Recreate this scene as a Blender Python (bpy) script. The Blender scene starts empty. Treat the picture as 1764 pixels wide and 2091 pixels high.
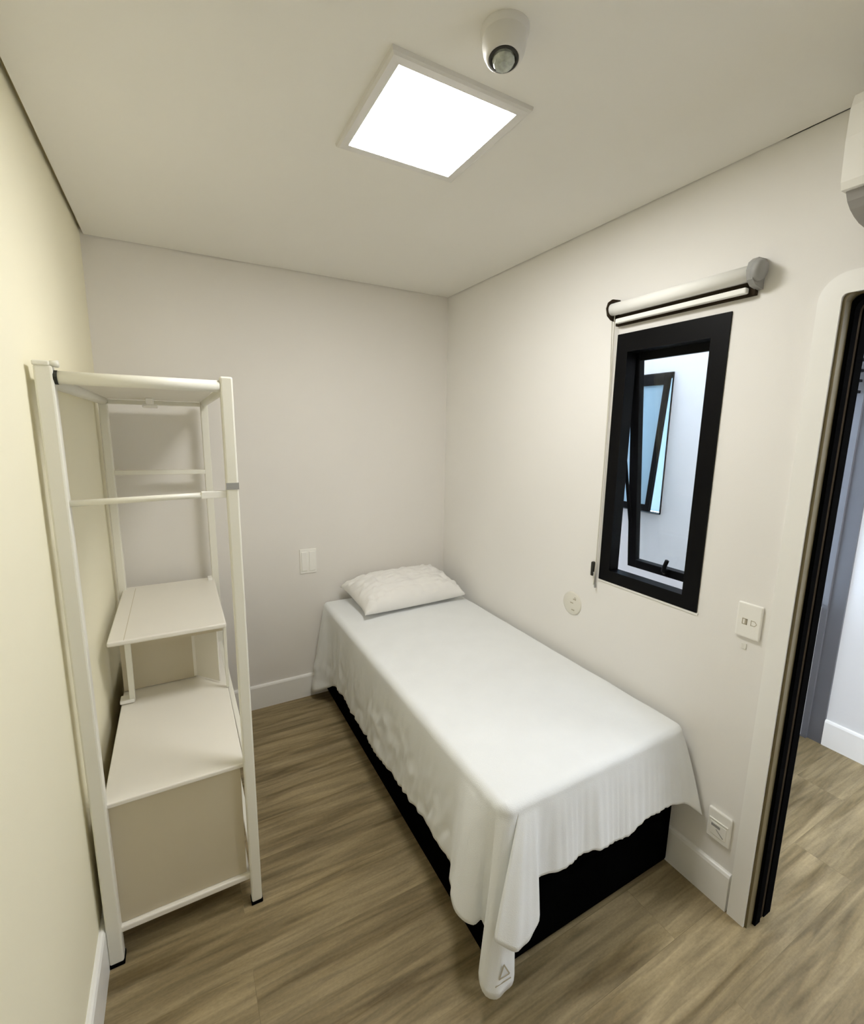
import bpy, bmesh, math, random
from mathutils import Vector, Matrix, noise
random.seed(4)
S = bpy.context.scene
COL = S.collection

# ------------------------------------------------------------------ camera, world, light, exposure
CAM = Vector((-1.6011, -2.7255, 1.6598)); YAW, PITCH, ROLL, FPX = 0.5047, -0.1735, 0.015, 945.04
fw = Vector((math.sin(YAW)*math.cos(PITCH), math.cos(YAW)*math.cos(PITCH), math.sin(PITCH)))
rt = Vector((math.cos(YAW), -math.sin(YAW), 0)); up = rt.cross(fw)
rt2 = rt*math.cos(ROLL) + up*math.sin(ROLL); up2 = -rt*math.sin(ROLL) + up*math.cos(ROLL)
cd = bpy.data.cameras.new('camera'); cam = bpy.data.objects.new('camera', cd); COL.objects.link(cam)
M = Matrix((rt2, up2, -fw)).transposed().to_4x4(); M.translation = CAM
cam.matrix_world = M
cd.sensor_fit = 'VERTICAL'; cd.sensor_height = 24; cd.sensor_width = 24*1764/2091
cd.lens = FPX*24/2091; cd.clip_start = 0.05; cd.clip_end = 60
S.camera = cam

W = bpy.data.worlds.new('overcast_sky'); S.world = W; W.use_nodes = True
bg = W.node_tree.nodes['Background']; bg.inputs[0].default_value = (0.80, 0.88, 1.0, 1); bg.inputs[1].default_value = 8.0
LAMP = 34.0        # luminance of the ceiling panel diffuser
HALL = 22.0        # luminance of the added, unseen hallway panel

S.view_settings.view_transform = 'Standard'; S.view_settings.look = 'None'
S.view_settings.exposure = 0.42; S.view_settings.gamma = 1.0; S.view_settings.use_curve_mapping = False
S.cycles.max_bounces = 12; S.cycles.diffuse_bounces = 8

# ------------------------------------------------------------------ materials
def mat(name, col, rough=0.6, spec=0.4, metal=0.0, var=0.0, vscale=6.0, bump=0.0, bscale=200.0, stretch=(1, 1, 1), coat=0.0):
    m = bpy.data.materials.new(name); m.use_nodes = True
    nt = m.node_tree; b = nt.nodes['Principled BSDF']
    b.inputs['Base Color'].default_value = (*col, 1); b.inputs['Roughness'].default_value = rough
    b.inputs['Specular IOR Level'].default_value = spec; b.inputs['Metallic'].default_value = metal
    b.inputs['Coat Weight'].default_value = coat
    tc = nt.nodes.new('ShaderNodeTexCoord'); mp = nt.nodes.new('ShaderNodeMapping')
    mp.inputs['Scale'].default_value = stretch; nt.links.new(tc.outputs['Object'], mp.inputs[0])
    if var > 0:
        n = nt.nodes.new('ShaderNodeTexNoise'); n.inputs['Scale'].default_value = vscale; n.inputs['Detail'].default_value = 3
        nt.links.new(mp.outputs[0], n.inputs['Vector'])
        r = nt.nodes.new('ShaderNodeValToRGB')
        r.color_ramp.elements[0].position = .3; r.color_ramp.elements[1].position = .7
        r.color_ramp.elements[0].color = (*[c*(1-var) for c in col], 1); r.color_ramp.elements[1].color = (*[min(1, c*(1+var)) for c in col], 1)
        nt.links.new(n.outputs['Fac'], r.inputs[0]); nt.links.new(r.outputs[0], b.inputs['Base Color'])
    if bump > 0:
        n2 = nt.nodes.new('ShaderNodeTexNoise'); n2.inputs['Scale'].default_value = bscale; n2.inputs['Detail'].default_value = 2
        nt.links.new(mp.outputs[0], n2.inputs['Vector'])
        bp = nt.nodes.new('ShaderNodeBump'); bp.inputs['Strength'].default_value = bump; bp.inputs['Distance'].default_value = .002
        nt.links.new(n2.outputs['Fac'], bp.inputs['Height']); nt.links.new(bp.outputs[0], b.inputs['Normal'])
    return m

m_wall = mat('beige_wall_paint', (.825, .81, .785), .85, .2, var=.012, vscale=2, bump=.08, bscale=260)
m_wall_left = mat('warm_glow_wall_paint', (.88, .84, .66), .85, .2, var=.012, vscale=2, bump=.08, bscale=260)  # wall paint yellowed to carry the warm glow on the left wall
m_wall_back = mat('shaded_wall_paint', (.79, .765, .73), .85, .2, var=.012, vscale=2, bump=.08, bscale=260)  # wall paint darkened to stand for the light falloff on the back wall
m_ceil = mat('ceiling_paint', (.80, .785, .735), .9, .15, var=.01, vscale=1.5)
m_hall = mat('white_hall_paint', (.72, .72, .72), .8, .2, var=.01, vscale=2)
m_void = mat('raw_ceiling_void', (.50, .44, .26), .95, .1, var=.05)
m_trim = mat('white_gloss_trim', (.88, .875, .85), .35, .5, var=.01)
m_shelf = mat('white_painted_metal', (.80, .785, .70), .35, .5, var=.012, vscale=4)
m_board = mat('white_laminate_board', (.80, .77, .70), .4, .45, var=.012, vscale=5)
m_boardshade = mat('beige_shaded_laminate', (.56, .50, .37), .5, .4, var=.02, vscale=3)  # beige cabinet board, also the shaded tone of the hutch boards
m_black = mat('black_window_metal', (.0025, .0025, .003), .45, .12, var=.1)
m_rubber = mat('black_rubber', (.004, .004, .004), .95, .0, var=.1)
m_bronze = mat('dark_bronze_metal', (.040, .030, .020), .95, .0, metal=.0, var=.1)
m_olive = mat('olive_jamb_paint', (.15, .12, .06), .5, .4, var=.04)
m_greymetal = mat('dark_grey_metal', (.13, .13, .14), .5, .4, metal=.2, var=.04)
m_lightgrey = mat('light_grey_panel', (.42, .43, .44), .5, .4, var=.02)
m_plastic = mat('white_plastic', (.88, .87, .83), .35, .5, var=.008)
m_plasticmid = mat('pale_grey_plastic', (.66, .645, .61), .45, .4, var=.01)  # greyer white for the panel trim and the sensor
m_plasticgrey = mat('grey_plastic', (.34, .34, .33), .5, .4, var=.02)
m_slot = mat('dark_slot', (.03, .03, .025), .6, .3, var=.1)
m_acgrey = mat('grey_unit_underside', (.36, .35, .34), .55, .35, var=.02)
m_basefab = mat('shade_black_base_fabric', (.002, .002, .002), 1.0, .0, var=.1, bump=.3, bscale=500)  # black fabric, taken near zero to pass for shadow under the bed
m_mattress = mat('mattress_ticking', (.7, .7, .68), .9, .1, var=.03)
m_ext = mat('shaft_render', (.78, .78, .79), .9, .1, var=.02, vscale=4)
m_chain = mat('clear_bead_chain', (.62, .60, .52), .4, .4, var=.03)
m_mark = mat('faint_grey_print', (.45, .41, .32), .9, .1, var=.03)

def cloth(name, col, pleat=0):
    m = mat(name, col, .9, .12, var=.015, vscale=9, bump=.35, bscale=420)
    b = m.node_tree.nodes['Principled BSDF']
    b.inputs['Sheen Weight'].default_value = .15
    return m
m_sheet = cloth('white_cotton_sheet', (.80, .82, .83))
m_pillow = cloth('white_cotton_pillowcase', (.84, .83, .81))
m_blind = mat('white_blind_fabric', (.90, .90, .87), .7, .3, var=.01)

def floor_mat():
    m = bpy.data.materials.new('oak_laminate'); m.use_nodes = True
    nt = m.node_tree; L = nt.links; N = nt.nodes; b = N['Principled BSDF']
    b.inputs['Roughness'].default_value = .5; b.inputs['Specular IOR Level'].default_value = .35
    tc = N.new('ShaderNodeTexCoord')
    br = N.new('ShaderNodeTexBrick'); br.offset = .37; br.offset_frequency = 2
    br.inputs['Scale'].default_value = 1; br.inputs['Brick Width'].default_value = 1.25; br.inputs['Row Height'].default_value = .19
    br.inputs['Mortar Size'].default_value = .0008; br.inputs['Mortar Smooth'].default_value = .2; br.inputs['Bias'].default_value = 0
    br.inputs['Color1'].default_value = (.0, .0, .0, 1); br.inputs['Color2'].default_value = (1, 1, 1, 1); br.inputs['Mortar'].default_value = (.5, .5, .5, 1)
    L.new(tc.outputs['Object'], br.inputs['Vector'])
    # per-plank offset of the grain
    ad = N.new('ShaderNodeVectorMath'); ad.operation = 'MULTIPLY_ADD'
    ad.inputs[1].default_value = (1.3, .7, .6); L.new(br.outputs['Color'], ad.inputs[0]); L.new(tc.outputs['Object'], ad.inputs[2])
    def streak(sc, det, dist, st):
        mp = N.new('ShaderNodeMapping'); mp.inputs['Scale'].default_value = st; L.new(ad.outputs[0], mp.inputs[0])
        n = N.new('ShaderNodeTexNoise'); n.inputs['Scale'].default_value = sc; n.inputs['Detail'].default_value = det
        n.inputs['Distortion'].default_value = dist; L.new(mp.outputs[0], n.inputs['Vector']); return n
    n1 = streak(1, 7, 1.0, (1.4, 17, 1)); n2 = streak(1, 6, .8, (4, 48, 1)); n3 = streak(1, 2, .3, (1.1, 2.2, 1)); n4 = streak(90, 3, .2, (1, 2, 1))
    r1 = N.new('ShaderNodeValToRGB'); e = r1.color_ramp.elements
    e[0].position = .28; e[0].color = (.150, .108, .046, 1); e[1].position = .72; e[1].color = (.400, .315, .180, 1)
    x = e.new(.46); x.color = (.275, .212, .112, 1)
    L.new(n1.outputs['Fac'], r1.inputs[0])
    def mul(a, fac_node, lo, hi, p0=.3, p1=.7):
        r = N.new('ShaderNodeValToRGB'); r.color_ramp.elements[0].position = p0; r.color_ramp.elements[1].position = p1
        r.color_ramp.elements[0].color = (lo, lo, lo, 1); r.color_ramp.elements[1].color = (hi, hi, hi, 1)
        L.new(fac_node.outputs['Fac'], r.inputs[0])
        mx = N.new('ShaderNodeMix'); mx.data_type = 'RGBA'; mx.blend_type = 'MULTIPLY'; mx.inputs[0].default_value = 1
        L.new(a, mx.inputs[6]); L.new(r.outputs[0], mx.inputs[7]); return mx.outputs[2]
    c = mul(r1.outputs[0], n2, .70, 1.16); c = mul(c, n3, .85, 1.12); c = mul(c, n4, .9, 1.06)
    # thin plank joints
    mx = N.new('ShaderNodeMix'); mx.data_type = 'RGBA'; mx.blend_type = 'MIX'
    mt = N.new('ShaderNodeMath'); mt.operation = 'MULTIPLY'; mt.inputs[1].default_value = .22; L.new(br.outputs['Fac'], mt.inputs[0])
    L.new(mt.outputs[0], mx.inputs[0]); L.new(c, mx.inputs[6]); mx.inputs[7].default_value = (.06, .045, .02, 1)
    L.new(mx.outputs[2], b.inputs['Base Color'])
    bp = N.new('ShaderNodeBump'); bp.inputs['Strength'].default_value = .12; bp.inputs['Distance'].default_value = .001
    L.new(n2.outputs['Fac'], bp.inputs['Height']); L.new(bp.outputs[0], b.inputs['Normal'])
    return m
m_floor = floor_mat()

def emit(name, col, s):
    m = bpy.data.materials.new(name); m.use_nodes = True; nt = m.node_tree
    b = nt.nodes['Principled BSDF']; b.inputs['Base Color'].default_value = (.8, .8, .8, 1)
    b.inputs['Emission Color'].default_value = (*col, 1); b.inputs['Emission Strength'].default_value = s
    return m
m_diff = emit('lit_diffuser', (1.0, .99, .968), LAMP)
m_diffhall = emit('added_hall_diffuser', (.93, .96, 1.0), HALL)

def frosted(name, col, mixv=.5):
    m = bpy.data.materials.new(name); m.use_nodes = True; nt = m.node_tree; N = nt.nodes
    N.remove(N['Principled BSDF']); o = N['Material Output']
    t = N.new('ShaderNodeBsdfTranslucent'); t.inputs[0].default_value = (*col, 1)
    d = N.new('ShaderNodeBsdfPrincipled'); d.inputs['Base Color'].default_value = (*col, 1); d.inputs['Roughness'].default_value = .25
    mx = N.new('ShaderNodeMixShader'); mx.inputs[0].default_value = mixv
    nt.links.new(t.outputs[0], mx.inputs[1]); nt.links.new(d.outputs[0], mx.inputs[2]); nt.links.new(mx.outputs[0], o.inputs[0])
    return m
m_frost = frosted('frosted_blue_glass', (.50, .66, .74), .5)
m_frostdoor = frosted('frosted_door_glass', (.93, .97, 1.0), .06)
m_frostpale = frosted('pale_frosted_glass', (.60, .70, .76), .6)
def clear_glass():
    m = bpy.data.materials.new('clear_window_glass'); m.use_nodes = True; nt = m.node_tree; N = nt.nodes
    N.remove(N['Principled BSDF']); o = N['Material Output']
    t = N.new('ShaderNodeBsdfTransparent'); t.inputs[0].default_value = (.95, .97, .97, 1)
    g = N.new('ShaderNodeBsdfGlossy'); g.inputs['Roughness'].default_value = .02
    mx = N.new('ShaderNodeMixShader'); mx.inputs[0].default_value = .04
    nt.links.new(t.outputs[0], mx.inputs[1]); nt.links.new(g.outputs[0], mx.inputs[2]); nt.links.new(mx.outputs[0], o.inputs[0])
    return m
m_glass = clear_glass()

# ------------------------------------------------------------------ helpers
ORG = {}
def link(name, bm, m, parent=None, smooth=False, origin=None):
    """bm in world coordinates -> ONE mesh object"""
    bmesh.ops.recalc_face_normals(bm, faces=bm.faces)
    if parent is not None: org = ORG[parent.name]
    elif origin is not None: org = Vector(origin)
    else:
        xs = [v.co for v in bm.verts]
        org = Vector(((min(v.x for v in xs)+max(v.x for v in xs))/2, (min(v.y for v in xs)+max(v.y for v in xs))/2, min(v.z for v in xs)))
    bmesh.ops.translate(bm, verts=bm.verts, vec=-org)
    me = bpy.data.meshes.new(name); bm.to_mesh(me); bm.free()
    if smooth:
        for p in me.polygons: p.use_smooth = True
    me.materials.append(m)
    o = bpy.data.objects.new(name, me); COL.objects.link(o)
    if parent is not None: o.parent = parent
    else: o.location = org
    ORG[o.name] = org
    return o
def thing(name, loc, label=None, cat=None, kind=None, group=None):
    o = bpy.data.objects.new(name, None); COL.objects.link(o); o.location = loc; o.empty_display_size = .1
    ORG[o.name] = Vector(loc); tag(o, label, cat, kind, group); return o
def tag(o, label=None, cat=None, kind=None, group=None):
    if label: o['label'] = label
    if cat: o['category'] = cat
    if kind: o['kind'] = kind
    if group: o['group'] = group
    return o
def add_box(bm, a, b, bev=0.0, seg=2):
    lo = [min(a[i], b[i]) for i in range(3)]; hi = [max(a[i], b[i]) for i in range(3)]
    t = bmesh.new(); bmesh.ops.create_cube(t, size=1)
    for v in t.verts:
        for i in range(3): v.co[i] = lo[i]+(v.co[i]+.5)*(hi[i]-lo[i])
    if bev > 0: bmesh.ops.bevel(t, geom=list(t.edges), offset=bev, segments=seg, affect='EDGES', profile=.5)
    merge(bm, t)
def merge(bm, t):
    me = bpy.data.meshes.new('tmp'); t.to_mesh(me); t.free(); bm.from_mesh(me); bpy.data.meshes.remove(me)
def add_bar(bm, p, q, w, h=None, bev=.003, ref=(0, 1, 0)):
    """square bar between two points"""
    h = h or w; p = Vector(p); q = Vector(q); d = (q-p); L = d.length; d.normalize(); r = Vector(ref)
    if abs(d.dot(r)) > .95: r = Vector((1, 0, 0))
    x = r.cross(d).normalized(); y = d.cross(x)
    t = bmesh.new(); bmesh.ops.create_cube(t, size=1)
    for v in t.verts: v.co = Vector((v.co.x*w, v.co.y*h, (v.co.z+.5)*L))
    if bev: bmesh.ops.bevel(t, geom=list(t.edges), offset=bev, segments=2, affect='EDGES', profile=.5)
    for v in t.verts: v.co = p+x*v.co.x+y*v.co.y+d*v.co.z
    merge(bm, t)
def add_tube(bm, pts, r, n=12, closed=False, cap=True):
    pts = [Vector(p) for p in pts]; rings = []; prev = None
    K = len(pts)
    for i, p in enumerate(pts):
        if closed: d = pts[(i+1) % K]-pts[i-1]
        else: d = pts[min(i+1, K-1)]-pts[max(i-1, 0)]
        d.normalize()
        if prev is None:
            a = Vector((0, 0, 1)) if abs(d.z) < .9 else Vector((1, 0, 0)); x = a.cross(d).normalized()
        else: x = (prev-d*prev.dot(d)).normalized()
        prev = x; y = d.cross(x); rr = r[i] if isinstance(r, (list, tuple)) else r
        rings.append([bm.verts.new(p+(x*math.cos(2*math.pi*k/n)+y*math.sin(2*math.pi*k/n))*rr) for k in range(n)])
    for i in range(K if closed else K-1):
        A, B = rings[i], rings[(i+1) % K]
        for k in range(n): bm.faces.new((A[k], A[(k+1) % n], B[(k+1) % n], B[k]))
    if cap and not closed: bm.faces.new(rings[0][::-1]); bm.faces.new(rings[-1])
def add_lathe(bm, c, prof, n=40, axis=(0, 0, 1)):
    """prof: list of (radius, height along axis)"""
    ax = Vector(axis).normalized(); a = Vector((1, 0, 0)) if abs(ax.x) < .9 else Vector((0, 1, 0))
    x = a.cross(ax).normalized(); y = ax.cross(x); c = Vector(c); rings = []
    for r, h in prof:
        if r < 1e-6: rings.append([bm.verts.new(c+ax*h)])
        else: rings.append([bm.verts.new(c+ax*h+(x*math.cos(2*math.pi*k/n)+y*math.sin(2*math.pi*k/n))*r) for k in range(n)])
    for A, B in zip(rings, rings[1:]):
        for k in range(n):
            a0, a1 = A[k % len(A)], A[(k+1) % len(A)]; b0, b1 = B[k % len(B)], B[(k+1) % len(B)]
            f = []
            for v in (a0, a1, b1, b0):
                if v not in f: f.append(v)
            if len(f) > 2: bm.faces.new(f)
def add_prism(bm, prof, y0, y1, ax=1):
    """closed (u,v) polygon extruded along an axis; ax=1: (x,z) along y ; ax=0: (y,z) along x"""
    def P(u, v, t): return (u, t, v) if ax == 1 else (t, u, v)
    A = [bm.verts.new(P(u, v, y0)) for u, v in prof]; B = [bm.verts.new(P(u, v, y1)) for u, v in prof]
    bm.faces.new(A); bm.faces.new(B[::-1]); n = len(prof)
    for i in range(n): bm.faces.new((A[i], A[(i+1) % n], B[(i+1) % n], B[i]))
def box(name, a, b, m, parent=None, bev=0.0, **k):
    bm = bmesh.new(); add_box(bm, a, b, bev); return link(name, bm, m, parent, **k)
def structure(name, bm, m): return tag(link(name, bm, m), kind='structure')
def sbox(name, *boxes, m):
    bm = bmesh.new()
    for a, b in boxes: add_box(bm, a, b)
    return structure(name, bm, m)

# ------------------------------------------------------------------ room shell
XL, XH, YF, ZC, T = -1.908, 1.40, -3.3, 2.5, .13
D0, D1, DZ = -2.10, -2.95, 2.04           # bedroom doorway (y range, head height)
WY0, WY1, WZ0, WZ1 = -1.372, -1.800, 1.035, 2.045   # window hole
bm = bmesh.new(); add_box(bm, (XL-.1, YF-1.2, -.06), (XH+.1, .1, 0))
f = structure('floor', bm, m_floor)
sbox('wall_back', ((XL-.1, 0, 0), (T, .12, 2.6)), m=m_wall_back)
sbox('wall_left', ((XL-.1, YF, 0), (XL, 0, 2.6)), m=m_wall_left)
sbox('wall_front', ((XL-.1, YF-.1, 0), (T, YF, 2.6)), m=m_wall)
sbox('wall_right',
     ((0, WY0, 0), (.05, 0, 2.6)), ((0, WY1, 0), (.05, WY0, WZ0)), ((0, WY1, WZ1), (.05, WY0, 2.6)), ((0, D0, 0), (.05, WY1, 2.6)),
     ((.05, WY0+.06, 0), (T, 0, 2.6)), ((.05, WY1-.16, 0), (T, WY0+.06, WZ0-.05)), ((.05, WY1-.16, WZ1+.1), (T, WY0+.06, 2.6)), ((.05, D0, 0), (T, WY1-.16, 2.6)), ((0, D1, DZ), (T, D0, 2.6)), ((0, YF, 0), (T, D1, 2.6)), m=m_wall)
# ceiling slab stops short of the walls (shadow gap), a void closes it above
g = .007
sbox('ceiling', ((XL+.015, YF+g, ZC), (-g, -g, ZC+.012)), m=m_ceil)
sbox('trim_0', ((XL, YF, ZC+.03), (0, 0, ZC+.06)), m=m_void)
# baseboards with an eased top edge
def baseboard(name, p, q, nrm):
    p = Vector(p); q = Vector(q); nrm = Vector(nrm); h, t = .147, .016
    prof = [(0, 0), (t, 0), (t, h-.012), (t-.004, h-.003), (t-.009, h), (0, h)]
    bm = bmesh.new()
    A = [bm.verts.new(p+nrm*u+Vector((0, 0, v))) for u, v in prof]; B = [bm.verts.new(q+nrm*u+Vector((0, 0, v))) for u, v in prof]
    bm.faces.new(A); bm.faces.new(B[::-1])
    for i in range(len(prof)): j = (i+1) % len(prof); bm.faces.new((A[i], A[j], B[j], B[i]))
    return structure(name, bm, m_trim)
baseboard('baseboard_left', (XL, YF, 0), (XL, -.0, 0), (1, 0, 0))
baseboard('baseboard_back', (XL+.016, 0, 0), (-.016, 0, 0), (0, -1, 0))
baseboard('baseboard_right', (0, -2.036, 0), (0, 0, 0), (-1, 0, 0))
baseboard('baseboard_hall', (XH, YF-1.1, 0), (XH, -1.765, 0), (-1, 0, 0))

# hallway beyond the doorway
sbox('wall_hall', ((XH, YF-1.2, 0), (XH+.1, -1.60, 2.6)), ((T, YF-1.3, 0), (XH+.1, YF-1.2, 2.6)), m=m_hall)
sbox('wall_hall_end', ((T, -1.90, 0), (.62, -1.82, 2.6)), ((.56, -1.82, 0), (.62, -1.60, 2.6)), ((.62, -1.69, 2.12), (XH, -1.60, 2.6)), m=m_hall)
sbox('ceiling_hall', ((.0, YF-1.2, ZC+.001), (XH+.1, -1.90, ZC+.1)), ((.56, -1.90, ZC+.001), (XH+.1, -1.60, ZC+.1)), m=m_hall)
hl = thing('added_hall_light', (.77, -2.9, ZC-.02), 'square white panel light added out of view to light the hallway', 'ceiling light')  # unseen panel added to light the hallway
bm = bmesh.new()
for a, b in (((.52, -3.15, ZC-.02), (.55, -2.65, ZC)), ((.99, -3.15, ZC-.02), (1.02, -2.65, ZC)), ((.55, -3.15, ZC-.02), (.99, -3.12, ZC)), ((.55, -2.68, ZC-.02), (.99, -2.65, ZC))): add_box(bm, a, b)
link('frame', bm, m_plastic, hl); box('diffuser', (.55, -3.12, ZC-.014), (.99, -2.68, ZC-.002), m_diffhall, hl)

# light shaft outside the window
sbox('wall_shaft', ((1.25, -1.60, 0), (1.33, -.768, 5)), ((1.25, -.355, -1), (1.33, 2.0, 5)),
     ((1.25, -.768, 0), (1.33, -.355, 1.12)), ((1.25, -.768, 2.06), (1.33, -.355, 5)),
     ((T, 1.9, -1), (1.25, 2.0, 5)), ((T, -1.90, 2.6), (1.25, -1.84, 5)), ((T-.06, -1.6, 2.6), (T, .12, 5)), ((0, .12, -1), (T, 2, 5)), m=m_ext)
sbox('floor_shaft', ((T, .1, -.1), (1.25, 1.9, -.02)), m=m_ext)

# ------------------------------------------------------------------ doorway: casing and layered dark jamb
door = thing('door_1', (.06, D0, 0), kind='structure')
def arch(bm, x0, x1, yo, zo, yi, zi, yend, r=.0, n=8):
    """an upside-down L band (vertical leg nearest the window, head going along the door), rounded corner"""
    def corner(y, z, rr):
        if rr <= 0: return [(y, z)]
        return [(y-rr+rr*math.cos(a), z-rr+rr*math.sin(a)) for a in [i*math.pi/2/n for i in range(n+1)]]
    ro = r+(zo-zi) if r > 0 else 0
    out = [(yo, 0)]+corner(yo, zo, ro)+[(yend, zo)]
    inn = [(yi, 0)]+corner(yi, zi, r)+[(yend, zi)]
    def L(pts): return [Vector((x0, y, z)) for y, z in pts], [Vector((x1, y, z)) for y, z in pts]
    k = len(out); assert k == len(inn)
    o0, o1 = L(out); i0, i1 = L(inn)
    vo0 = [bm.verts.new(v) for v in o0]; vo1 = [bm.verts.new(v) for v in o1]; vi0 = [bm.verts.new(v) for v in i0]; vi1 = [bm.verts.new(v) for v in i1]
    for i in range(k-1):
        for A, B in ((vo0, vi0), (vi0, vi1), (vi1, vo1), (vo1, vo0)):
            bm.faces.new((A[i], A[i+1], B[i+1], B[i]))
    for i in (0, k-1): bm.faces.new((vo0[i], vi0[i], vi1[i], vo1[i]))
bm = bmesh.new(); arch(bm, -.014, .0, -2.042, 2.092, -2.096, 2.036, -3.03, r=.012); 
link('casing', bm, m_trim, door)
bm = bmesh.new(); arch(bm, -.006, .028, D0+.004, DZ+.004, D0-.004, DZ-.004, D1, r=.02); link('edge_strip', bm, m_olive, door)
bm = bmesh.new(); arch(bm, .028, .058, D0+.004, DZ, D0-.014, DZ-.014, D1, r=.03); link('rubber_seal', bm, m_rubber, door)
bm = bmesh.new(); arch(bm, .058, .088, D0+.004, DZ, D0-.008, DZ-.01, D1, r=.03); link('track', bm, m_bronze, door)
bm = bmesh.new(); arch(bm, .088, .13, D0+.004, DZ, D0-.012, DZ-.014, D1, r=.03); link('jamb', bm, m_rubber, door)

# door at the end of the hallway: dark frame, frosted glass, solid kick panel, bars above
d2 = thing('door_2', (1.0, -1.65, 0), kind='structure')
bm = bmesh.new()
add_box(bm, (1.368, -1.70, 0), (1.40, -1.62, 2.12)); add_box(bm, (1.386, -1.765, 0), (1.40, -1.70, 2.14)); add_box(bm, (.62, -1.70, 0), (.67, -1.62, 2.12)); add_box(bm, (.67, -1.70, 2.07), (1.368, -1.62, 2.12))
link('frame', bm, m_greymetal, d2)
box('kick_panel', (.67, -1.675, .01), (1.368, -1.645, .765), m_lightgrey, d2)
box('pane', (.67, -1.665, .765), (1.368, -1.655, 1.87), m_frostdoor, d2)
box('top_pane', (.67, -1.665, 1.87), (1.368, -1.655, 2.07), m_glass, d2)
for z in (2.03, 1.98, 1.932, 1.88): box('bar', (.67, -1.685, z-.006), (1.368, -1.668, z+.006), m_black, d2)

# ------------------------------------------------------------------ window_1: frame and an awning sash pushed open at the bottom
w1 = thing('window_1', (.03, -1.586, 1.03), kind='structure')
def ring(bm, x0, x1, ya, yb, z0, z1, wl, wr, wb, wt, bev=0.0):
    # ya > yb (left edge is nearer the back wall)
    add_box(bm, (x0, ya, z0), (x1, ya-wl, z1), bev); add_box(bm, (x0, yb+wr, z0), (x1, yb, z1), bev)
    add_box(bm, (x0, ya-wl, z1-wt), (x1, yb+wr, z1), bev); add_box(bm, (x0, ya-wl, z0), (x1, yb+wr, z0+wb), bev)
bm = bmesh.new(); ring(bm, -.006, .05, -1.365, -1.807, 1.030, 2.052, .052, .060, .050, .072); link('frame', bm, m_black, w1)
def sash_obj(parent, hinge, ang, ya, yb, hgt, side, thick=.03, wst=.040, wr=None, glassmat=None, name='sash', tdown=.045, wb=.036):
    """sash hanging from a top hinge point (x,z), swung by ang towards side (+1 = +x)"""
    R = lambda u, z: (hinge[0]+side*(u*math.cos(ang)+(-z)*math.sin(ang)), hinge[1]+(z*math.cos(ang)+u*math.sin(ang)))
    bm = bmesh.new(); ring(bm, 0, thick, ya, yb, -hgt, 0, wst, wr or wst, wb, tdown, .002)
    for v in bm.verts: v.co.x, v.co.z = R(v.co.x, v.co.z)
    s = link(name, bm, m_black, parent)
    bm = bmesh.new(); add_box(bm, (thick*.4, ya-wst*.7, -hgt+wb*.6), (thick*.6, yb+wst*.7, -tdown*.7))
    for v in bm.verts: v.co.x, v.co.z = R(v.co.x, v.co.z)
    link('pane', bm, glassmat or m_glass, s)
    return s, R
s1, R1 = sash_obj(w1, (.058, 1.995), math.radians(5.8), -1.385, -1.765, .925, 1)
# lever handle on the bottom rail of the sash
bm = bmesh.new()
def RP(u, y, z): a = R1(u, z); return Vector((a[0], y, a[1]))
add_tube(bm, [RP(-.004, -1.572, -.905), RP(-.016, -1.573, -.895), RP(-.018, -1.580, -.872), RP(-.018, -1.590, -.846)], [.009, .009, .0085, .0085], 10)
add_box(bm, RP(-.006, -1.560, -.918), RP(.002, -1.586, -.892), .002)
link('handle', bm, m_black, s1, smooth=True)
box('sill', (-.004, -1.812, 1.022), (.05, -1.360, 1.030), m_trim, w1)
bm = bmesh.new(); add_bar(bm, (.045, -1.412, 1.55), (.118, -1.405, 1.28), .006, .014, .001); link('stay_arm', bm, m_black, w1)

# the window across the shaft, its own awning sash open towards us
w2 = thing('window_2', (1.25, -.57, 1.13), kind='structure')
bm = bmesh.new(); ring(bm, 1.235, 1.30, -.355, -.768, 1.125, 2.055, .02, .0015, .0015, .03); link('frame', bm, m_black, w2)
box('pane', (1.300, -.768, 1.13), (1.306, -.355, 2.05), m_frostpale, w2)
w3 = w2
# ------------------------------------------------------------------ ceiling panel light and occupancy sensor
cl = thing('ceiling_light', (-.92, -1.43, ZC), 'square recessed panel light glowing white in a slim trim on the ceiling', 'ceiling light')
LX0, LX1, LY0, LY1 = -1.119, -.715, -1.640, -1.222
IX0, IX1, IY0, IY1 = -1.088, -.746, -1.607, -1.253
bm = bmesh.new()
prof_o, prof_i = [(LX0, LY0), (LX1, LY0), (LX1, LY1), (LX0, LY1)], [(IX0, IY0), (IX1, IY0), (IX1, IY1), (IX0, IY1)]
z0, z1 = ZC, ZC-.013
def quad_ring(bm, a, za, b, zb):
    A = [bm.verts.new((x, y, za)) for x, y in a]; B = [bm.verts.new((x, y, zb)) for x, y in b]
    for i in range(4): bm.faces.new((A[i], A[(i+1) % 4], B[(i+1) % 4], B[i]))
ins = lambda P, k: [(x+k*(1 if x < -.9 else -1), y+k*(1 if y < -1.43 else -1)) for x, y in P]
quad_ring(bm, prof_o, z0, ins(prof_o, .002), z1+.004); quad_ring(bm, ins(prof_o, .002), z1+.004, ins(prof_o, .008), z1)
quad_ring(bm, ins(prof_o, .008), z1, prof_i, z1+.002); quad_ring(bm, prof_i, z1+.002, prof_i, z0)
bmesh.ops.remove_doubles(bm, verts=bm.verts, dist=1e-5)
link('trim', bm, m_plasticmid, cl)
box('diffuser', (IX0, IY0, ZC-.010), (IX1, IY1, ZC-.004), m_diff, cl)

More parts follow.
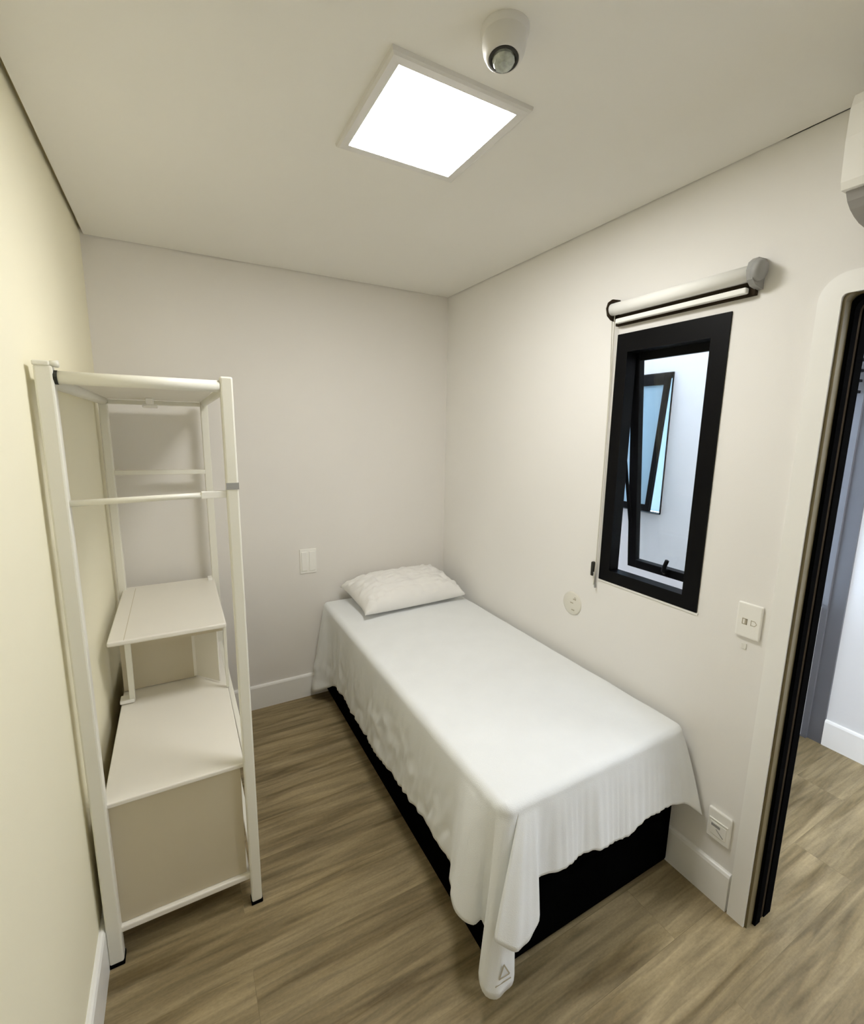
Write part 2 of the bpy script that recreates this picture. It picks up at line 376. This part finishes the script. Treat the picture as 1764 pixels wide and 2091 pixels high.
se = thing('occupancy_sensor', (-.925, -1.79, ZC), 'small round white sensor dome on the ceiling beside the panel light', 'sensor')
ax = Vector((-.10, -.12, -1)).normalized()
bm = bmesh.new(); add_lathe(bm, (-.925, -1.79, ZC), [(.052, 0), (.052, -.006), (.049, -.010), (.046, -.018)], 48); link('base', bm, m_plasticmid, se, smooth=True)
bm = bmesh.new()
c0 = Vector((-.925, -1.79, ZC-.012))
add_lathe(bm, c0, [(.047, .0), (.047, .018), (.044, .032), (.039, .042), (.034, .047), (.032, .047), (.031, .042), (0, .040)], 48, ax); link('housing', bm, m_plasticmid, se, smooth=True)
bm = bmesh.new(); add_lathe(bm, c0+ax*.041, [(.0315, .0), (.0315, .0065), (.0255, .0070), (.0245, .0)], 40, ax); link('black_ring', bm, m_slot, se, smooth=True)  # black ring around the lens
bm = bmesh.new(); add_lathe(bm, c0+ax*.041+Vector((.003, .004, 0)), [(.0255, .0), (.0245, .007), (.020, .013), (.011, .016), (0, .017)], 12, ax); link('lens', bm, mat('fresnel_lens', (.42, .45, .40), .25, .6, var=.25, vscale=70), se)

# ------------------------------------------------------------------ air conditioner above the doorway
ac = thing('air_conditioner', (0, -2.54, 2.16), 'white wall-mounted air conditioner above the doorway by the ceiling', 'air conditioner')
def along(prof, y0, y1, m, name, par):
    bm = bmesh.new(); add_prism(bm, prof, y0, y1); return link(name, bm, m, par)
AC0, AC1 = -2.135, -2.95
along([(0, 2.225), (-.198, 2.225), (-.205, 2.24), (-.212, 2.33), (-.210, 2.395), (-.200, 2.42), (-.17, 2.435), (0, 2.44)], AC0, AC1, m_plastic, 'front_cover', ac)
along([(0, 2.175), (-.055, 2.172), (-.095, 2.176), (-.125, 2.184), (-.150, 2.194), (-.170, 2.207), (-.184, 2.2245), (0, 2.2245)], AC0-.004, AC1+.004, m_acgrey, 'underside', ac)
along([(-.120, 2.176), (-.060, 2.168), (-.060, 2.171), (-.118, 2.1795)], AC0-.06, AC1+.06, m_plasticgrey, 'air_flap', ac)

# ------------------------------------------------------------------ roller blind over the window
rb = thing('roller_blind', (-.045, -1.62, 2.14), 'white roller blind rolled up on its tube above the black window', 'blind')
B0, B1 = -1.362, -1.872
bm = bmesh.new(); add_tube(bm, [(-.045, B0, 2.142), (-.045, B1, 2.142)], .023, 24); link('fabric_roll', bm, m_blind, rb, smooth=True)
bm = bmesh.new(); add_box(bm, (-.040, B0-.012, 2.089), (-.020, B1+.012, 2.107), .004); link('bottom_bar', bm, m_blind, rb)
box('dark_gap_strip', (-.018, B0+.002, 2.084), (-.002, B1-.004, 2.124), m_bronze, rb)  # dark strip filling the gap between roll and bottom bar
def bracket(y0, y1, m, nm):
    bm = bmesh.new()
    prof = [(-.002, 2.185), (-.045, 2.182), (-.066, 2.168), (-.074, 2.145), (-.066, 2.118), (-.045, 2.104), (-.002, 2.098)]
    add_prism(bm, prof, y0, y1); return link(nm, bm, m, rb)
bracket(B0+.001, B0+.007, m_bronze, 'end_bracket'); bracket(B1-.001, B1-.018, m_plasticgrey, 'end_cover')
bm = bmesh.new(); add_tube(bm, [(-.045, B1-.016, 2.145), (-.045, B1-.034, 2.142)], [.034, .026], 20); link('end_cap', bm, m_plasticgrey, rb, smooth=True)
bm = bmesh.new()
add_tube(bm, [(-.03, B0+.012, 2.13), (-.014, B0+.012, 1.9), (-.012, B0+.010, 1.5), (-.012, B0+.012, 1.12), (-.013, B0+.014, 1.0)], .0022, 6)
add_tube(bm, [(-.03, B0-.000, 2.13), (-.022, B0-.0, 1.9), (-.021, B0+.002, 1.5), (-.021, B0+.004, 1.12), (-.020, B0+.010, 1.0)], .0022, 6)
link('pull_chain', bm, m_chain, rb)
bm = bmesh.new(); add_box(bm, (-.020, B0+.020, 1.035), (-.003, B0+.034, 1.10), .005); link('chain_tensioner', bm, m_slot, rb)
bm = bmesh.new(); add_bar(bm, (-.012, B0+.018, 1.055), (-.012, B0+.006, .985), .010, .006, .002); link('chain_weight', bm, m_plasticgrey, rb)

# ------------------------------------------------------------------ wall plates
sw = thing('light_switch', (0, -1.98, 1.065), 'white two-symbol switch plate on the wall beside the doorway casing', 'switch')
bm = bmesh.new(); add_box(bm, (-.011, -1.943, 1.008), (0, -2.018, 1.125), .005, 3); link('plate', bm, m_plastic, sw)
bm = bmesh.new()   # small printed symbols: a boxed bar and a pointer
for a, b in (((-1.962, 1.052), (-1.978, 1.0545)), ((-1.962, 1.070), (-1.978, 1.0725)), ((-1.962, 1.052), (-1.9645, 1.0725)), ((-1.9755, 1.052), (-1.978, 1.0725)), ((-1.970, 1.054), (-1.9765, 1.071)),
             ((-1.988, 1.054), (-1.990, 1.072)), ((-1.988, 1.070), (-2.000, 1.072)), ((-1.988, 1.054), (-2.000, 1.056))):
    add_box(bm, (-.0115, a[0], a[1]), (-.0105, b[0], b[1]))
add_bar(bm, (-.011, -2.000, 1.055), (-.011, -2.006, 1.063), .001, .002, 0); add_bar(bm, (-.011, -2.006, 1.063), (-.011, -2.000, 1.071), .001, .002, 0)
link('symbol', bm, m_mark, sw)
ot = thing('wall_outlet', (0, -1.98, .235), 'white rectangular power outlet low on the wall right of the bed foot', 'outlet')
bm = bmesh.new(); add_box(bm, (-.012, -1.938, .235), (0, -2.018, .352), .005, 3); link('plate', bm, m_plastic, ot)
bm = bmesh.new(); add_box(bm, (-.016, -1.946, .312), (-.011, -2.010, .316), .001); add_box(bm, (-.0145, -1.950, .255), (-.011, -2.006, .305), .002); link('socket_cover', bm, m_plastic, ot)
bm = bmesh.new(); add_box(bm, (-.0152, -1.955, .288), (-.0142, -1.985, .298)); link('slot', bm, m_plasticgrey, ot)
bm = bmesh.new(); add_bar(bm, (-.0148, -1.972, .282), (-.0148, -1.998, .262), .001, .003, 0); link('groove', bm, m_plasticgrey, ot)
ro = thing('round_wall_plate', (0, -1.22, .865), 'faint round white socket plate on the wall between bed and window', 'outlet')
bm = bmesh.new(); add_lathe(bm, (0, -1.22, .865), [(.056, 0), (.055, .004), (.050, .006), (.0, .0065)], 40, (-1, 0, 0)); link('plate', bm, mat('wall_toned_plastic', (.74, .72, .64), .5, .4, var=.01), ro, smooth=True)
for y, z in ((-1.238, .888), (-1.222, .868), (-1.232, .835)):
    bm = bmesh.new(); add_box(bm, (-.0075, y-.008, z-.0025), (-.0055, y+.010, z+.0025), .0008); link('slot', bm, m_mark, ro)
bm = bmesh.new(); add_lathe(bm, (-.0060, -1.240, .893), [(.006, 0), (.006, .001), (.004, .001), (.004, 0)], 16, (-1, 0, 0)); link('pin_hole', bm, m_mark, ro)
bs = thing('double_switch', (-.946, 0, .80), 'white double switch plate on the back wall left of the bed', 'switch')
box('plate', (-.995, -.006, .80), (-.897, 0, .950), m_plastic, bs, .002)
for x0, x1 in ((-.987, -.953), (-.941, -.905)): box('rocker', (x0, -.011, .815), (x1, -.005, .935), m_plastic, bs, .003)
pl = thing('small_wall_patch', (0, -1.975, .962), 'tiny pale square patch on the wall just below the light switch', 'wall patch')
box('patch', (-.003, -1.965, .966), (0, -1.981, .985), mat('pale_patch', (.76, .75, .70), .6, .3, var=.01), pl, .001)

# ------------------------------------------------------------------ open wardrobe rack
X0, X1, YN, YB, ZT = -1.877, -1.459, -1.215, -.115, 1.80
wr = thing('open_wardrobe', (-1.668, -.665, 0), 'white open wardrobe rack with posts, shelf and low cabinet by the left wall', 'wardrobe')
def post(x, y, w, m=m_shelf):
    bm = bmesh.new(); add_box(bm, (x-w/2, y-w/2, .010), (x+w/2, y+w/2, ZT+.005), .005, 2); p = link('post', bm, m, wr)
    bm = bmesh.new(); add_box(bm, (x-w/2-.002, y-w/2-.002, 0), (x+w/2+.002, y+w/2+.002, .012), .002); link('rubber_foot', bm, m_rubber, p)
    return p
p1 = post(X0+.004, YN, .038); p2 = post(X1, YN, .034); post(X0+.002, YB, .034); p4 = post(X1-.004, YB, .034)
bm = bmesh.new(); add_box(bm, (X0-.016, YN-.021, ZT+.004), (X0+.018, YN+.020, ZT+.016), .003); link('post_cap', bm, m_shelf, p1)
bm = bmesh.new(); add_tube(bm, [(X0+.018, YN-.005, ZT+.010), (X0+.034, YN-.008, ZT+.010)], [.008, .009], 12); link('cap_screw', bm, m_shelf, p1, smooth=True)
bm = bmesh.new(); add_box(bm, (X1+.0168, YN-.0175, 1.478), (X1+.0180, YN+.0175, 1.498)); add_box(bm, (X1-.0175, YN-.0182, 1.478), (X1+.0180, YN-.0170, 1.498)); link('joint_band', bm, m_plasticgrey, p2)
def rail(name, p, q, r=None, w=None, h=None, m=m_shelf):
    bm = bmesh.new()
    if r: add_tube(bm, [p, q], r, 20)
    else: add_bar(bm, p, q, w, h, .003)
    return link(name, bm, m, wr, smooth=bool(r))
rail('top_rail', (X0+.022, YN, 1.778), (X1-.018, YN, 1.778), r=.0165)
bm = bmesh.new(); add_tube(bm, [(X0+.022, YN, 1.778), (X0+.030, YN, 1.778)], .0175, 16); link('rail_collar', bm, m_slot, bpy.data.objects['top_rail'])
rail('top_rail', (X0+.002, YN+.02, 1.775), (X0+.002, YB-.02, 1.775), r=.020)
rail('top_rail', (X1-.002, YN+.02, 1.775), (X1-.004, YB-.02, 1.775), r=.014)
rail('top_rail', (X0+.02, YB, 1.770), (X1-.02, YB, 1.770), w=.02, h=.028)
box('top_board', (X0+.020, YN+.018, 1.782), (X1-.016, YB-.012, 1.794), m_board, wr, .002)
bm = bmesh.new(); add_box(bm, (-1.70, -.34, 1.758), (-1.672, -.24, 1.7815), .003); add_box(bm, (-1.718, -.25, 1.744), (-1.658, -.19, 1.760), .004); link('board_clip', bm, m_plastic, wr)
rail('cross_rail', (X0+.018, YB, 1.446), (X1-.018, YB, 1.440), w=.022, h=.038)
rail('hanging_rod', (X0+.022, YN, 1.457), (X1-.016, YN, 1.464), r=.0085)
bm = bmesh.new(); add_box(bm, (X1-.085, YN-.010, 1.453), (X1-.017, YN+.010, 1.474), .002); link('rod_socket', bm, m_plastic, wr)
# shelf (hutch) over the low cabinet
HZ = .875
bm = bmesh.new(); add_box(bm, (X0+.003, -.765, HZ-.020), (X1-.010, -.085, HZ), .006, 3); sh = link('shelf', bm, m_board, wr)
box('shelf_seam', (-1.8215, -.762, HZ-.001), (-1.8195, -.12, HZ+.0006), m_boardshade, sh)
box('shelf_clip', (-1.50, -.150, HZ), (-1.480, -.110, HZ+.016), m_plastic, sh, .002)
bm = bmesh.new(); add_bar(bm, (-1.812, -.742, HZ-.018), (-1.826, -.625, .556), .020, .016, .002); link('shelf_leg', bm, m_shelf, wr)
bm = bmesh.new(); add_box(bm, (-1.868, -.645, .556), (-1.818, -.595, .570), .003); link('leg_foot', bm, m_plastic, wr)
bm = bmesh.new(); add_bar(bm, (-1.475, -.735, HZ-.018), (-1.474, -.690, .556), .012, .012, .002); link('shelf_leg', bm, m_shelf, wr)
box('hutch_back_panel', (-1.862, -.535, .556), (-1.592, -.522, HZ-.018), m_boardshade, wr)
bm = bmesh.new(); add_bar(bm, (-1.592, -.530, .560), (-1.592, -.530, HZ-.018), .012, .012, 0)
v = [(-1.592, -.530), (-1.502, -.640), (-1.497, -.636), (-1.587, -.524)]
A = [bm.verts.new((x, y, .562)) for x, y in v]; B = [bm.verts.new((x, y, HZ-.019)) for x, y in v]
bm.faces.new(A); bm.faces.new(B[::-1])
for i in range(4): bm.faces.new((A[i], A[(i+1) % 4], B[(i+1) % 4], B[i]))
link('hutch_side_panel', bm, m_board, wr)
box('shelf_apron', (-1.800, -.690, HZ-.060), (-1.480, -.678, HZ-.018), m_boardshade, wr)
# low cabinet
CZ = .552
box('cabinet_top', (X0+.012, YN+.000, CZ-.016), (X1-.014, -.145, CZ), m_board, wr, .004)
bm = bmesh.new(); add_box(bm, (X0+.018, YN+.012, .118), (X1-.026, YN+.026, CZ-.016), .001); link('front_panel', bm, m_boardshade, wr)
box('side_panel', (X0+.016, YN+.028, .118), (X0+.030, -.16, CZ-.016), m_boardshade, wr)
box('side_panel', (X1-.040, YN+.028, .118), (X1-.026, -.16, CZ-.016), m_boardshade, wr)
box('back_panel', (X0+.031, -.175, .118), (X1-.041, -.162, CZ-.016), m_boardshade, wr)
box('bottom_board', (X0+.014, YN-.002, .096), (X1-.016, -.16, .117), m_board, wr, .004)
rail('side_rail', (X1, YN+.018, .145), (X1-.004, YB-.018, .145), w=.016, h=.02)
rail('side_rail', (X1, YN+.018, .52), (X1-.004, YB-.018, .52), w=.014, h=.02)

# ------------------------------------------------------------------ bed
bed = thing('single_bed', (-.45, -.93, 0), 'single bed with mattress and a black base doubling as under-bed shade, below a hanging white sheet', 'bed')
bm = bmesh.new(); add_box(bm, (-.866, -1.828, .035), (-.042, -.036, .36), .012); link('base', bm, m_basefab, bed)  # base enlarged and lowered to stand in for the under-bed shadow
bm = bmesh.new(); add_box(bm, (-.855, -1.815, .362), (-.045, -.035, .596), .030, 4); link('mattress', bm, m_mattress, bed)
for x in (-.79, -.11):
    for y in (-1.73, -.12): 
        bm = bmesh.new(); add_tube(bm, [(x, y, 0), (x, y, .040)], .024, 14); link('leg', bm, m_rubber, bed)

# keys of the hanging hem: (top x, top y, bottom x, bottom y, bottom z)
K = [(-.80, -.020, -.80, -.022, .12), (-.850, -.022, -.865, -.022, .085), (-.870, -.045, -.945, -.030, .060), (-.872, -.10, -.955, -.085, .060), (-.872, -.17, -.905, -.165, .110), (-.872, -.24, -.882, -.245, .165),
     (-.872, -.35, -.888, -.35, .200), (-.872, -.50, -.883, -.50, .195), (-.872, -.65, -.893, -.65, .200), (-.872, -.80, -.886, -.80, .190), (-.872, -.95, -.893, -.95, .200),
     (-.872, -1.10, -.886, -1.10, .212), (-.872, -1.25, -.893, -1.25, .226), (-.872, -1.40, -.889, -1.40, .240), (-.872, -1.52, -.897, -1.53, .252), (-.872, -1.60, -.902, -1.62, .258),
     (-.872, -1.65, -.935, -1.675, .262), (-.872, -1.69, -.962, -1.725, .262), (-.872, -1.725, -.958, -1.775, .235), (-.872, -1.755, -.930, -1.800, .225), (-.870, -1.78, -.895, -1.800, .225), (-.868, -1.80, -.890, -1.820, .17),
     (-.862, -1.815, -.938, -1.845, .135), (-.855, -1.825, -.948, -1.868, .112), (-.848, -1.832, -.930, -1.890, .080), (-.838, -1.838, -.880, -1.893, .072), (-.828, -1.840, -.836, -1.884, .085), (-.820, -1.840, -.850, -1.862, .20),
     (-.812, -1.840, -.915, -1.890, .29), (-.802, -1.840, -.935, -1.915, .300), (-.790, -1.840, -.890, -1.935, .275), (-.775, -1.840, -.835, -1.938, .272), (-.760, -1.840, -.795, -1.920, .295), (-.745, -1.840, -.772, -1.888, .330), (-.725, -1.840, -.755, -1.868, .358),
     (-.66, -1.840, -.67, -1.878, .358), (-.58, -1.840, -.585, -1.868, .356), (-.50, -1.840, -.505, -1.880, .350), (-.43, -1.840, -.43, -1.868, .333), (-.36, -1.840, -.36, -1.878, .330), (-.28, -1.840, -.285, -1.868, .348),
     (-.20, -1.840, -.20, -1.878, .352), (-.14, -1.840, -.135, -1.868, .348), (-.09, -1.840, -.075, -1.885, .342), (-.055, -1.836, -.040, -1.915, .322), (-.036, -1.820, -.018, -1.925, .300),
     (-.030, -1.79, -.014, -1.870, .30), (-.030, -1.70, -.020, -1.75, .33), (-.030, -1.3, -.020, -1.3, .33), (-.030, -.9, -.020, -.9, .33), (-.030, -.5, -.020, -.5, .33), (-.030, -.15, -.020, -.15, .33),
     (-.034, -.04, -.022, -.022, .33), (-.06, -.022, -.06, -.020, .33), (-.25, -.020, -.25, -.020, .33), (-.5, -.020, -.5, -.020, .30), (-.7, -.020, -.7, -.020, .2)]
def cr(a, b, c, d, t): return .5*((2*b)+(-a+c)*t+(2*a-5*b+4*c-d)*t*t+(-a+3*b-3*c+d)*t*t*t)
cols = []
n = len(K)
for i in range(n):
    k0, k1, k2, k3 = K[i-1], K[i], K[(i+1) % n], K[(i+2) % n]
    seg = math.hypot(k2[2]-k1[2], k2[3]-k1[3]); m_ = max(3, min(24, int(seg/.008)))
    for j in range(m_):
        t = j/m_; cols.append([cr(k0[q], k1[q], k2[q], k3[q], t) for q in range(5)])
NC = len(cols); C0 = min(range(NC), key=lambda i: abs(cols[i][0]+.83)+abs(cols[i][1]+1.838)); CW = 60; ZTOP = .612; R = .030
bm = bmesh.new(); rings = []
cen = Vector((-.45, 0, 0))
def inner(tx, ty, k):
    # point moved inwards by k from the mattress edge
    x = min(max(tx, -.872+k), -.030-k); y = min(max(ty, -1.840+k), -.020-k); return x, y
levels = []
NT = 26
for j in range(7):   # rolled edge
    a = j/6*math.pi/2; levels.append(('e', a))
for j in range(1, NT+1): levels.append(('d', j/NT))
for lv in levels:
    rg = []
    for ci, (tx, ty, bx, by, bz) in enumerate(cols):
        ix, iy = inner(tx, ty, R)
        if lv[0] == 'e':
            a = lv[1]; x = ix+(tx-ix)*math.sin(a); y = iy+(ty-iy)*math.sin(a); z = ZTOP-R*(1-math.cos(a))
            z += .0025*noise.noise(Vector((x*9, y*9, 3)))
        else:
            t = lv[1]; e = t**.85
            x = tx+(bx-tx)*e; y = ty+(by-ty)*e; z = (ZTOP-R)+(bz-(ZTOP-R))*t
            # fine hanging pleats, growing downwards
            foot = by < -1.855 and bx > -.74
            side = bx < -.875 and by > -1.6
            if foot: y += -.0014*math.sin(tx*210+2*math.sin(tx*31))*min(1, t*2.5)-.004*math.sin(tx*38)*t
            if side:
                x += (.007*noise.noise(Vector((0, ty*14, z*2.2)))+.007*noise.noise(Vector((5, ty*34+z*9, z*16)))*(.4+t))*min(1, t*1.6)
            corner = math.exp(-((ci-C0)/CW)**2)
            dx, dy = tx+.80, ty+1.78; L_ = math.hypot(dx, dy)+1e-6
            w_ = corner*min(1, t*1.5)*(.0055*math.sin(ci*.42+1.5*math.sin(ci*.11))+.002*math.sin(ci*1.1))
            x += dx/L_*w_; y += dy/L_*w_
            z += .006*noise.noise(Vector((tx*30, ty*30, 0)))*max(0, t-.8)*5
        x = min(x, -.004) ; y = min(y, -.003)
        rg.append(bm.verts.new((x, y, z)))
    rings.append(rg)
for A, B in zip(rings, rings[1:]):
    for k in range(NC): bm.faces.new((A[k], A[(k+1) % NC], B[(k+1) % NC], B[k]))
prev = rings[0]
for j in range(1, 12):   # top surface, shrinking towards the spine of the bed
    f_ = 1-j/12; rg = []
    for (tx, ty, *_r) in cols:
        ix, iy = inner(tx, ty, R)
        sx, sy = -.451, min(max(iy, -1.45), -.40)
        x = sx+(ix-sx)*f_; y = sy+(iy-sy)*f_
        rg.append(bm.verts.new((x, y, ZTOP+.004*(1-f_*f_)+.0022*noise.noise(Vector((x*5, y*5, 1))))))
    for k in range(NC): bm.faces.new((prev[k], prev[(k+1) % NC], rg[(k+1) % NC], rg[k]))
    prev = rg
bm.faces.new(prev)
bmesh.ops.remove_doubles(bm, verts=bm.verts, dist=2e-4)
sheet = link('bed_sheet', bm, m_sheet, smooth=True, origin=(-.45, -.93, .06))
tag(sheet, 'plain white sheet over the bed, its foot corner hanging in long folds', 'bed sheet')
so = sheet.modifiers.new('thickness', 'SOLIDIFY'); so.thickness = .0022; so.offset = 0
# faint triangle-and-bar mark near the hem of the trailing corner
bm = bmesh.new(); yy = -1.896
tri = [(-.902, .130), (-.866, .128), (-.888, .172)]
for i in range(3):
    a, b = tri[i], tri[(i+1) % 3]; add_bar(bm, (a[0], yy, a[1]), (b[0], yy, b[1]), .004, .0015, 0, ref=(0, 1, 0))
add_bar(bm, (-.915, yy, .112), (-.860, yy, .110), .003, .0015, 0)
link('printed_mark', bm, m_mark, sheet)

# pillow
bm = bmesh.new(); NU, NV = 56, 40; Wd, Dp, Th = .69, .40, .145
gt, gb = [], []
for j in range(NV+1):
    rt_, rb_ = [], []
    for i in range(NU+1):
        u = i/NU*2-1; v = j/NV*2-1
        edge = max(0, (1-abs(u)**3.2))**.5*max(0, (1-abs(v)**2.8))**.5
        pin = 1-.055*(1-abs(v)**4)*(abs(u)**6); pin2 = 1-.05*(1-abs(u)**4)*(abs(v)**6)
        x = u*Wd/2*pin; y = v*Dp/2*pin2
        wr_ = .010*noise.noise(Vector((u*2.2, v*7, 2)))*abs(u)**1.5 + .008*noise.noise(Vector((u*8, v*2.0, 7)))*abs(v)**3+.003*noise.noise(Vector((u*9, v*9, 4)))+.014*noise.noise(Vector((u*11, v*6, 9)))*max(0, abs(u)-.4)*2+.006*noise.noise(Vector((u*4, v*12, 5)))
        zt = edge*(Th*.78+wr_*3); zb = -edge*Th*.26
        rt_.append(bm.verts.new((x, y, zt)))
        rb_.append(rt_[-1] if (i in (0, NU) or j in (0, NV)) else bm.verts.new((x, y, zb)))
    gt.append(rt_); gb.append(rb_)
for j in range(NV):
    for i in range(NU):
        bm.faces.new((gt[j][i], gt[j][i+1], gt[j+1][i+1], gt[j+1][i]))
        q = (gb[j][i], gb[j+1][i], gb[j+1][i+1], gb[j][i+1])
        try: bm.faces.new(q)
        except ValueError: pass
Mx = Matrix.Translation((-.415, -.225, .674)) @ Matrix.Rotation(math.radians(2.5), 4, 'Z') @ Matrix.Rotation(math.radians(6.5), 4, 'X')
bmesh.ops.transform(bm, matrix=Mx, verts=bm.verts)
for v_ in bm.verts:
    v_.co.y = min(v_.co.y, -.004); v_.co.x = min(v_.co.x, -.006); v_.co.z = max(v_.co.z, .6165)
pw = link('pillow', bm, m_pillow, smooth=True)
tag(pw, 'plump white pillow at the head of the bed against the back wall', 'pillow')
# open awning sash of the window across the shaft
sash_obj(w2, (1.232, 2.045), math.radians(5.5), -.375, -.765, .90, -1, glassmat=m_frost, wst=.03, tdown=.07, wb=.045)
